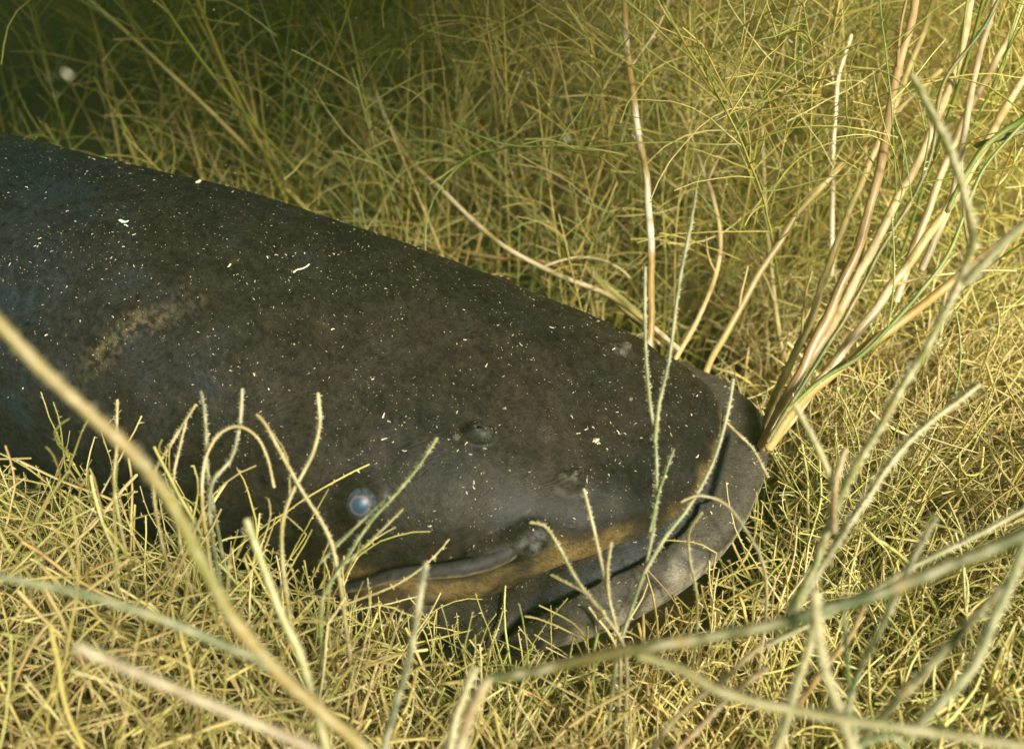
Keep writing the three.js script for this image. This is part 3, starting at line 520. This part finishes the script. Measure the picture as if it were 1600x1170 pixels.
  ["weed_stalk","pale tan stalk fanning furthest right from the bundle",0,[[124.9,96.3,9.7],[156.2,124.0,-17.8],[189.8,153.8,-46.9],[220.9,184.4,-76.6],[246.4,213.2,-104.9],[275.6,245.5,-135.8]],2.39,"tanpale",0.3,1,1.0,1],
  ["weed_stalk","rust brown stalk lying lowest in the right bundle",0,[[120.7,101.5,18.3],[135.3,119.6,7.2],[158.8,137.6,-3.9],[179.1,150.7,-11.3],[199.3,164.8,-19.5],[219.3,178.9,-27.6],[248.0,198.8,-40.1]],2.36,"rust",0.3,1,1.0,0],
  ["weed_stalk","olive tan stalk at the back of the right bundle",0,[[124.8,84.7,-6.6],[136.2,99.5,-29.7],[153.9,117.8,-55.4],[167.2,137.1,-81.8],[187.8,168.7,-117.0],[212.6,204.4,-155.4],[234.6,238.8,-192.7],[246.2,256.6,-218.0]],2.12,"olivetan",0.3,2,1.0,0],
  ["weed_stalk","thin dark green stalk threading through the right bundle",0,[[119.4,107.2,20.3],[138.2,130.9,2.2],[158.7,157.2,-17.7],[171.6,176.2,-32.5],[195.3,209.9,-57.8],[203.1,241.2,-81.5],[223.0,262.9,-98.1],[235.4,282.2,-113.0]],1.13,"darkgreen",0.3,1,1.0,0],
  ["weed_stalk","thin bright green stalk crossing over the right bundle",0,[[128.4,119.3,11.5],[145.5,132.8,4.8],[159.5,141.5,1.6],[176.2,157.2,-6.7],[198.6,182.1,-21.8],[214.9,216.2,-43.5],[231.0,233.6,-53.0]],1.03,"green",0.3,1,1.0,0],
  ["weed_stalk","pinkish glossy stalk standing steep in the right bundle",0,[[210.0,149.9,-66.3],[224.9,172.0,-87.3],[235.0,197.1,-110.5],[241.9,222.7,-134.1],[252.2,246.0,-155.9],[259.3,266.9,-176.0]],1.91,"pink",0.15,0,1.0,1],
  ["weed_stalk","pale straight stalk beside the pinkish glossy stalk",0,[[204.7,126.1,-73.8],[223.5,162.9,-105.5],[246.0,203.2,-139.6],[265.3,227.1,-162.0],[281.4,251.4,-184.6],[290.6,264.6,-199.1]],2.14,"tanpale",0.2,0,1.0,1],
  ["weed_stalk","dark green blade like stalk jutting in from the right",0,[[237.0,243.1,-47.5],[229.2,236.1,-50.6],[212.4,220.6,-47.7],[200.8,196.4,-38.3]],1.4,"green",0.3,0,1.0,0],
  ["weed_stalk","short dark olive stalk jutting over the right bundle",0,[[248.3,236.0,-54.7],[232.7,228.8,-53.6],[219.8,224.0,-54.2],[214.1,220.8,-56.0]],1.66,"darkolive",0.3,0,1.0,0],
  ["weed_stalk","tan stalk slanting up right from behind the snout tip",0,[[103.6,84.3,-55.7],[109.3,93.4,-67.0],[118.2,102.6,-78.3],[135.0,123.5,-98.2],[160.9,153.4,-124.5],[180.0,167.8,-139.6],[199.4,180.8,-153.7],[222.6,197.1,-170.1],[246.2,212.0,-185.6]],1.9,"tan",0.2,2,1.0,1],
  ["weed_stalk","pale bowed stalk with a kink behind the head",0,[[91.2,86.9,-76.2],[105.2,100.0,-95.4],[116.6,115.1,-116.1],[121.3,127.7,-134.9],[118.0,148.4,-159.7],[116.6,151.2,-171.4],[110.7,165.1,-191.3],[103.2,177.9,-210.3]],1.48,"tanpale",0.3,2,1.0,1],
  ["weed_stalk","upright stalk painted with a white glint above the slanting tan stalk",0,[[187.0,111.9,-125.2],[186.7,137.0,-141.0],[185.7,159.0,-154.5],[186.2,183.8,-170.0],[188.8,208.4,-185.5],[194.8,228.4,-197.5]],1.56,"white",0.15,1,1.0,1],
  ["weed_stalk","straw stalk standing between the bowed stalk and the white glinting stalk",0,[[161.7,66.8,-104.8],[158.2,91.9,-129.2],[154.9,117.4,-154.0],[154.2,143.4,-179.1],[153.5,171.5,-205.7]],1.53,"straw",0.6,1,1.0,0],
  ["weed_stalk","long glossy tan stalk bending down along the fish back",0,[[92.1,94.1,-75.2],[76.4,98.5,-96.4],[56.0,102.7,-117.4],[30.6,104.4,-136.6],[0.0,109.7,-158.5],[-24.1,117.9,-182.4],[-45.3,126.9,-206.9],[-67.4,136.9,-232.2],[-84.0,151.8,-261.0],[-99.1,174.8,-295.7],[-114.7,195.4,-328.6],[-124.0,224.5,-367.8]],1.61,"tanglint",0.25,2,1.0,1],
  ["weed_stalk","second tan stalk crossing the long glossy stalk behind the back",0,[[83.0,91.3,-85.6],[60.9,94.5,-125.0],[40.0,101.4,-167.0],[16.8,110.5,-210.7],[-8.8,111.1,-248.3],[-36.7,107.5,-282.7]],1.62,"tan",0.3,2,1.0,0],
  ["weed_stalk","green yellow stalk bent over behind the middle of the back",0,[[79.9,85.3,-118.2],[51.4,95.3,-153.8],[20.5,110.3,-192.9],[-4.3,116.9,-226.0],[-44.1,142.6,-272.9],[-63.8,167.0,-318.9],[-80.0,201.2,-372.0],[-87.4,214.5,-409.9]],1.71,"greenolive",0.4,2,1.0,0],
  ["weed_stalk","low brown stalk lying along the top of the fish back",0,[[51.2,93.5,-149.0],[20.5,90.7,-177.8],[-17.1,81.8,-202.2],[-48.7,74.9,-228.2],[-91.9,72.2,-257.1]],1.49,"rust",0.5,1,1.0,0],
  ["weed_stalk","dark green stalk slanting across the thicket behind the back",0,[[-60.6,134.7,-253.0],[-34.6,148.7,-263.2],[0.0,164.5,-274.7],[34.6,178.5,-284.9],[65.0,203.0,-302.7],[86.6,224.0,-318.0]],1.34,"green",0.4,0,1.0,0],
  ["weed_stalk","green blade bundle leaning right behind the back",0,[[-4.6,83.3,-265.2],[22.8,129.8,-292.8],[45.3,172.1,-317.3],[62.9,210.1,-338.7],[71.4,233.1,-349.3]],1.79,"greenolive",0.4,2,1.0,0],
  ["weed_stalk","fine olive stalk curving up at the dark left gap",0,[[-259.6,29.2,-423.6],[-284.8,60.3,-456.1],[-321.9,92.0,-489.0],[-353.8,126.8,-524.2],[-377.5,152.7,-552.9],[-389.8,169.6,-575.1]],1.65,"tan",0.4,3,1.0,0],
  ["weed_stalk","kinked tan stalk crossing the fine olive stalk in the dark gap",0,[[-265.2,58.9,-445.2],[-300.5,75.6,-462.3],[-338.9,106.4,-489.6],[-377.6,121.2,-505.3],[-405.2,154.8,-534.7],[-421.5,174.7,-554.1]],1.51,"olivetan",0.4,2,1.0,0],
  ["weed_stalk","tan stalk bending down from the top beside the dark gap",0,[[-270.1,104.7,-453.7],[-277.2,123.1,-473.3],[-312.3,141.8,-493.1],[-339.4,163.0,-514.6],[-355.5,179.8,-533.1]],1.59,"tan",0.4,1,1.0,0],
  ["weed_stalk","green stalk rising straight beside the dark gap",0,[[-214.4,10.9,-410.3],[-242.6,43.3,-446.3],[-271.4,100.0,-499.8],[-292.0,134.4,-537.1],[-301.2,169.6,-575.1]],1.53,"olive",0.4,3,1.0,0],
  ["weed_stalk","straw stalk leaning left at the rim of the thicket",0,[[-177.6,29.0,-374.0],[-207.0,64.1,-411.9],[-248.0,118.1,-463.5],[-270.5,150.8,-499.6],[-287.8,179.8,-533.1]],1.57,"straw",0.4,3,1.0,0],
  ["weed_stalk","dim green stalk bowing low over the left back",0,[[-441.0,78.4,-385.2],[-427.8,78.0,-403.5],[-408.5,77.4,-421.5],[-393.7,81.4,-443.0],[-389.4,84.0,-463.4]],1.2,"green",0.3,0,1.0,0],
  ["weed_stalk","dim green stalk alone in the dark water",0,[[-517.4,71.1,-565.3],[-503.9,80.3,-584.4],[-496.5,95.0,-607.4],[-485.5,112.7,-632.6]],1.39,"green",0.3,0,1.0,0]
];
const BLENDS = {
  olivebrown: [[0.29, 0.27, 0.05], [0.40, 0.30, 0.10], 1], greygreen: [[0.17, 0.20, 0.075], [0.27, 0.28, 0.14], 0], pink: [[0.50, 0.40, 0.25], [0.44, 0.33, 0.18], 0], pale: [[0.60, 0.55, 0.27], [0.48, 0.47, 0.16], 0],
  darkgreen: [[0.06, 0.105, 0.016], [0.17, 0.14, 0.026], 1], tanbrown: [[0.40, 0.26, 0.09], [0.55, 0.42, 0.20], 0], paleolive: [[0.40, 0.40, 0.17], [0.50, 0.45, 0.20], 0], greenolive: [[0.20, 0.25, 0.045], [0.36, 0.34, 0.08], 1],
  palegreen: [[0.42, 0.45, 0.20], [0.52, 0.50, 0.27], 0], orange: [[0.46, 0.25, 0.06], [0.38, 0.24, 0.08], 0], greenpale: [[0.15, 0.22, 0.055], [0.42, 0.44, 0.22], 1], green: [[0.11, 0.18, 0.025], [0.22, 0.26, 0.05], 0], tan: [[0.50, 0.37, 0.15], [0.40, 0.31, 0.10], 0],
  brown: [[0.36, 0.22, 0.09], [0.46, 0.31, 0.14], 1], greengrey: [[0.20, 0.26, 0.09], [0.36, 0.38, 0.16], 0], olivepale: [[0.36, 0.33, 0.10], [0.52, 0.46, 0.22], 0], straw: [[0.50, 0.40, 0.13], [0.56, 0.47, 0.20], 0], olive: [[0.28, 0.26, 0.05], [0.34, 0.29, 0.07], 0],
  strawolive: [[0.42, 0.36, 0.10], [0.50, 0.43, 0.18], 0], brownglint: [[0.34, 0.22, 0.06], [0.78, 0.68, 0.50], 2], tanpale: [[0.58, 0.44, 0.24], [0.50, 0.37, 0.15], 1], rust: [[0.40, 0.24, 0.055], [0.46, 0.30, 0.09], 1], olivetan: [[0.36, 0.28, 0.075], [0.48, 0.36, 0.14], 1],  // second tone of the patchy brown blend paints a bright glint
  darkolive: [[0.12, 0.12, 0.025], [0.2, 0.18, 0.05], 0], white: [[0.82, 0.74, 0.55], [0.66, 0.54, 0.32], 0], tanglint: [[0.42, 0.32, 0.10], [0.68, 0.56, 0.33], 2],  // white, and the pale patches of the last tan blend, are painted glints
};
const stemMat = new THREE.MeshStandardMaterial({ vertexColors: true, roughness: 0.5 });
const glossMat = new THREE.MeshPhysicalMaterial({ vertexColors: true, roughness: 0.32, specularIntensity: 0.9 });
const siltMat = new THREE.MeshStandardMaterial({ vertexColors: true, roughness: 0.9 });
STEMS.forEach(([name, label, group, P, rmm, blend, silt, shoots, hair, shine], idx) => {
  const R = rng(5000 + idx * 13), r0 = rmm / 1000, base = V3(P[0][0] / 1000, P[0][1] / 1000, P[0][2] / 1000);
  const raw = P.map((p) => V3(p[0] / 1000, p[1] / 1000, p[2] / 1000).sub(base));
  const curve = new THREE.CatmullRomCurve3(raw, false, 'centripetal'), len = curve.getLength(), n = Math.max(16, Math.round(len / 0.0028)), pts = curve.getSpacedPoints(n), ph = R() * 90;
  for (const p of pts) { const q = p.y * 40 + p.x * 40 + ph; p.x += noise(q, ph, 1) * r0 * 0.55; p.y += noise(q, ph, 2) * r0 * 0.55; p.z += noise(q, ph, 3) * r0 * 0.55; }
  const [k1, k2, mode] = BLENDS[blend], dull = name === 'water_weed' ? 0.6 : 0.92, c1 = k1.map((v) => v * dull), c2 = k2.map((v) => v * dull), gap = 0.045 + R() * 0.03, off = R() * gap;
  const joint = (t) => { const q = ((t * len + off) % gap) / gap, d = Math.min(q, 1 - q) * gap; return smooth(0.0035, 0.0008, d); };
  const mb = new MB();
  mb.tube(pts, (t) => r0 * (1 - 0.22 * t) * (1 + 0.16 * joint(t) + 0.12 * noise(t * len * 130, ph, 0) + 0.10 * noise(t * len * 420, ph, 5)), r0 > 0.0018 ? 14 : 9, (t) => {
    const out = [];
    for (let s = 0; s < 14; s++) {
      const nn = noise(t * len * 26, ph, 3) * (mode === 2 ? 1.5 : 1.0) + 0.45 * noise(t * len * 120, ph, s * 0.7), fine = 1 + 0.34 * noise(t * len * 520, ph + s * 1.9, 6) + 0.15 * noise(t * len * 60, s * 2.3, ph);
      let c = mixc(c1, c2, clamp01(mode === 2 ? smooth(0.0, 0.35, nn) : 0.5 + nn * 1.3)); c = mixc(c, [0.26, 0.18, 0.055], joint(t) * (mode ? 0.7 : 0.4));
      out.push([c[0] * fine, c[1] * fine, c[2] * fine]);
    }
    return out;
  });
  for (let v = 0; v < mb.count; v++) { // crusts of cream silt that have settled on the upper side
    const x = mb.p[v * 3], y = mb.p[v * 3 + 1], z = mb.p[v * 3 + 2], ny = mb.n[v * 3 + 1], crust = smooth(0.18, 0.5, noise(x * 380 + ph, y * 380, z * 380) + 0.7 * noise(x * 110, y * 110 + ph, z * 110) + (ny > 0.1 ? 0.2 : -0.2)) * Math.min(0.6, 0.42 * silt);
    for (let q = 0; q < 3; q++) mb.c[v * 3 + q] = mix(mb.c[v * 3 + q], [0.50, 0.45, 0.28][q], crust);
  }
  const g = new THREE.Group(); g.name = numbered(name); g.position.copy(base); scene.add(g);
  const m = new THREE.Mesh(mb.geometry(), shine ? glossMat : stemMat); m.name = 'stem'; g.add(m);
  const sb = new MB(), T = V3(), N = V3(), count = Math.min(5200, Math.round(len * 20000 * silt * (0.5 + r0 * 330)));
  for (let h = 0; h < count; h++) {
    const f = R() * (pts.length - 1.001), k = Math.floor(f), a = pts[k], b = pts[k + 1], t = f / pts.length;
    if (noise(t * len * 45, ph, 11) + R() * 0.5 < -0.12) continue;
    T.subVectors(b, a).normalize(); N.set(R() - 0.5, R() - 0.22, R() - 0.5); N.addScaledVector(T, -N.dot(T) * 0.8).normalize();
    const rr = r0 * (1 - 0.22 * t), q = a.clone().lerp(b, f - k).addScaledVector(N, rr * 0.9), br = 0.7 + R() * 0.45;
    N.x += (R() - 0.5) * 0.8; N.y += (R() - 0.5) * 0.8; N.z += (R() - 0.5) * 0.8; N.normalize();
    sb.barb(q, N, T, 0.0006 * hair * (0.3 + Math.pow(R(), 3) * 2.4), 0.00007 + R() * R() * 0.00026, [0.58 * br, 0.52 * br, 0.33 * br]);
  }
  if (sb.count) { const s = new THREE.Mesh(sb.geometry(), siltMat); s.name = 'silt_coat'; s.userData.kind = 'stuff'; g.add(s); }
  for (let k = 0; k < shoots; k++) {
    const t = 0.2 + R() * 0.65, a = pts[Math.floor(t * n)], T2 = curve.getTangentAt(t), e = V3(R() - 0.5, R() - 0.2, R() - 0.5).normalize().addScaledVector(T2, 0.6), w = new MB();
    strand(w, R, a, e, 0.025 + R() * 0.04, Math.min(r0 * 0.5, 0.0008), Math.min(r0 * 0.32, 0.0005), { color: mixc(c1, c2, R()), curl: 0.12, wob: 0.07, fuzz: 900 * silt + 200, hair: 0.0013, sides: 7, step: 0.004, free: true });
    const o = new THREE.Mesh(w.geometry(), weedMat); o.name = 'side_shoot'; g.add(o);
  }
  tag(g, label, name === 'water_weed' ? 'water weed' : 'weed stalk', group || undefined);
});

// ---------------------------------------------------------------- silt flecks on the skin, bits adrift in the water
function crumb(seed) { // a bent, knobbly scrap
  const R = rng(seed), mb = new MB(), pts = [], n = 3, d = V3(R() - 0.5, 0.1, R() - 0.5).normalize(), p = V3(0, 0.12, 0), turn = (R() - 0.5) * 1.6;
  for (let k = 0; k < n; k++) { pts.push(p.clone()); p.addScaledVector(d, 0.6); d.applyAxisAngle(V3(0, 1, 0), turn); d.y = (R() - 0.4) * 0.25; }
  const c = pts.reduce((a, b) => a.add(b), V3()).divideScalar(n); c.y = 0; pts.forEach((q) => q.sub(c));
  mb.tube(pts, (t) => 0.30 * (0.55 + 0.6 * R()) * (1 - 0.4 * Math.abs(t - 0.5)), 4, () => [1, 1, 1], 0.6);
  return mb.geometry();
}
const fleckMat = new THREE.MeshStandardMaterial({ color: new THREE.Color().setRGB(0.62, 0.56, 0.40), roughness: 0.9, vertexColors: true });
{
  const R = rng(901), pos = fishBody.geometry.attributes.position, nor = fishBody.geometry.attributes.normal, geos = [0, 1, 2, 3, 4].map((k) => crumb(40 + k)), lists = geos.map(() => []), n = V3(), p = V3(), rot = new THREE.Matrix4().extractRotation(fishPlace);
  const idx = fishBody.geometry.index.array, tri = idx.length / 3, A = V3(), B = V3(), Cc = V3();
  let made = 0;
  for (let q = 0; q < 900000 && made < 6800; q++) {
    const t = Math.floor(R() * tri) * 3; A.fromBufferAttribute(pos, idx[t]); B.fromBufferAttribute(pos, idx[t + 1]); Cc.fromBufferAttribute(pos, idx[t + 2]);
    if (A.x < -0.75 || Math.hypot(A.x - EYE[0], A.y - EYE[1], A.z - EYE[2] - FISH.bend(-EYE[0])) < 0.0115) continue;
    const area = B.clone().sub(A).cross(Cc.clone().sub(A)).length() * 0.5; if (R() > area / 2.4e-6) continue;
    n.fromBufferAttribute(nor, idx[t]).applyMatrix4(rot); if (n.y < 0.15 || R() > (n.y - 0.1) * 1.25) continue;
    p.copy(A).lerp(B, R()).lerp(Cc, R() * 0.6);
    const den = 0.5 + 0.75 * noise(p.x * 22, p.y * 22, p.z * 22) + 0.7 * noise(p.x * 75, p.y * 75, p.z * 75); if (R() > den) continue;
    p.applyMatrix4(fishPlace); made++;
    const big = R(), s = 0.00020 + 0.00045 * R() * R() + (big > 0.8 ? 0.0013 * R() * R() : 0);
    const M = new THREE.Matrix4().compose(p.clone().addScaledVector(n, 0.00003), new THREE.Quaternion().setFromUnitVectors(V3(0, 1, 0), n).multiply(new THREE.Quaternion().setFromAxisAngle(V3(0, 1, 0), R() * 6.28)), V3(s * (0.7 + R() * 0.8), s * 0.7, s));
    lists[Math.floor(R() * 5)].push(M);
  }
  const all = [];
  geos.forEach((g, i) => lists[i].forEach((M) => {
    const q = g.clone().applyMatrix4(M), c = q.attributes.color, b = 0.65 + R() * 0.5, y = b * (0.85 + R() * 0.2); for (let k = 0; k < c.count; k++) c.setXYZ(k, b, b, y); all.push(q);
  }));
  const o = new THREE.Mesh(mergeGeometries(all), fleckMat); o.name = 'silt_flecks'; console.log('flecks', o.geometry.index.count / 3);
  tag(o, 'small cream silt flecks sprinkled over the dark skin of the catfish', 'silt', null, 'stuff'); scene.add(o);
  // the few scraps on the skin that one can pick out
  const scraps = [
    ['skin_scrap', 'pale green flake, the largest scrap on the back of the catfish', [-0.2892, 0.0803, -0.0011], 0.0032, 0, [0.55, 0.72, 0.55]],
    ['skin_scrap', 'crooked cream fibre lying on top of the catfish head', [-0.2030, 0.0683, -0.0124], 0.0036, 1, [0.62, 0.58, 0.40]],
    ['skin_scrap', 'cream silt clump on the snout of the catfish behind the lip', [-0.0511, 0.0317, 0.0101], 0.0021, 2, [0.75, 0.66, 0.46]],
  ];
  scraps.forEach(([nm, label, q, s, kind, c], k) => {
    const mb = new MB();
    if (kind === 1) { const pts = [V3(-1.3, 0.1, 0.35), V3(-0.7, 0.12, 0.05), V3(0, 0.12, 0.02), V3(0.6, 0.14, -0.15), V3(1.1, 0.1, -0.5)]; mb.tube(new THREE.CatmullRomCurve3(pts).getPoints(20), (t) => 0.13 * (1 + 0.4 * noise(t * 20, 1, 1)), 6, () => c, 0.7); }
    else for (let f = 0; f < (kind ? 9 : 7); f++) { const a = R() * 6.28, d = R() * 0.6, pts = []; let pp = V3(Math.cos(a) * d, 0.15, Math.sin(a) * d), e = V3(R() - 0.5, 0.15 * R(), R() - 0.5).normalize(); for (let j = 0; j < 4; j++) { pts.push(pp.clone()); pp.addScaledVector(e, 0.22); e.x += (R() - 0.5) * 0.8; e.z += (R() - 0.5) * 0.8; e.normalize(); } mb.tube(pts, (t) => 0.17 * (1 - 0.5 * Math.abs(t - 0.5)), 6, () => c.map((v) => v * (0.8 + R() * 0.35)), 0.6); }
    const o = new THREE.Mesh(mb.geometry(), siltMat); o.name = numbered(nm); o.scale.setScalar(s); o.position.set(...q).applyMatrix4(fishPlace);
    const e = 0.001, ln = V3(fishD(q[0] + e, q[1], q[2]) - fishD(q[0] - e, q[1], q[2]), fishD(q[0], q[1] + e, q[2]) - fishD(q[0], q[1] - e, q[2]), fishD(q[0], q[1], q[2] + e) - fishD(q[0], q[1], q[2] - e)).normalize().applyMatrix4(rot);
    o.quaternion.setFromUnitVectors(V3(0, 1, 0), ln).multiply(new THREE.Quaternion().setFromAxisAngle(V3(0, 1, 0), 0.5)); tag(o, label, 'scrap'); scene.add(o);
  });
}
{
  const R = rng(902), g = crumb(60), L = [];
  for (let k = 0; k < 4500; k++) L.push([V3(-0.9 + R() * 1.5, 0.03 + R() * 0.45, -1.0 + R() * 1.25), 0.00035 + 0.0007 * R() * R() + (R() > 0.96 ? 0.0009 : 0)]);
  const keep = L.filter(([p]) => { const q = p.clone().applyMatrix4(fishInv); return fishD(q.x, q.y, q.z) > 0.004 && p.distanceTo(camera.position) > 0.16; });
  const Q = new THREE.Quaternion(), o = new THREE.Mesh(mergeGeometries(keep.map(([p, s]) => { Q.set(R() - 0.5, R() - 0.5, R() - 0.5, R() - 0.5).normalize(); return g.clone().applyMatrix4(new THREE.Matrix4().compose(p, Q, V3(s, s, s))); })), fleckMat); o.name = 'drifting_silt';
  tag(o, 'pale specks of silt drifting in the green water', 'silt', null, 'stuff'); scene.add(o);
}

scene.traverse((o) => { if (o.isMesh) { o.castShadow = true; o.receiveShadow = true; } });
renderer.render(scene, camera);
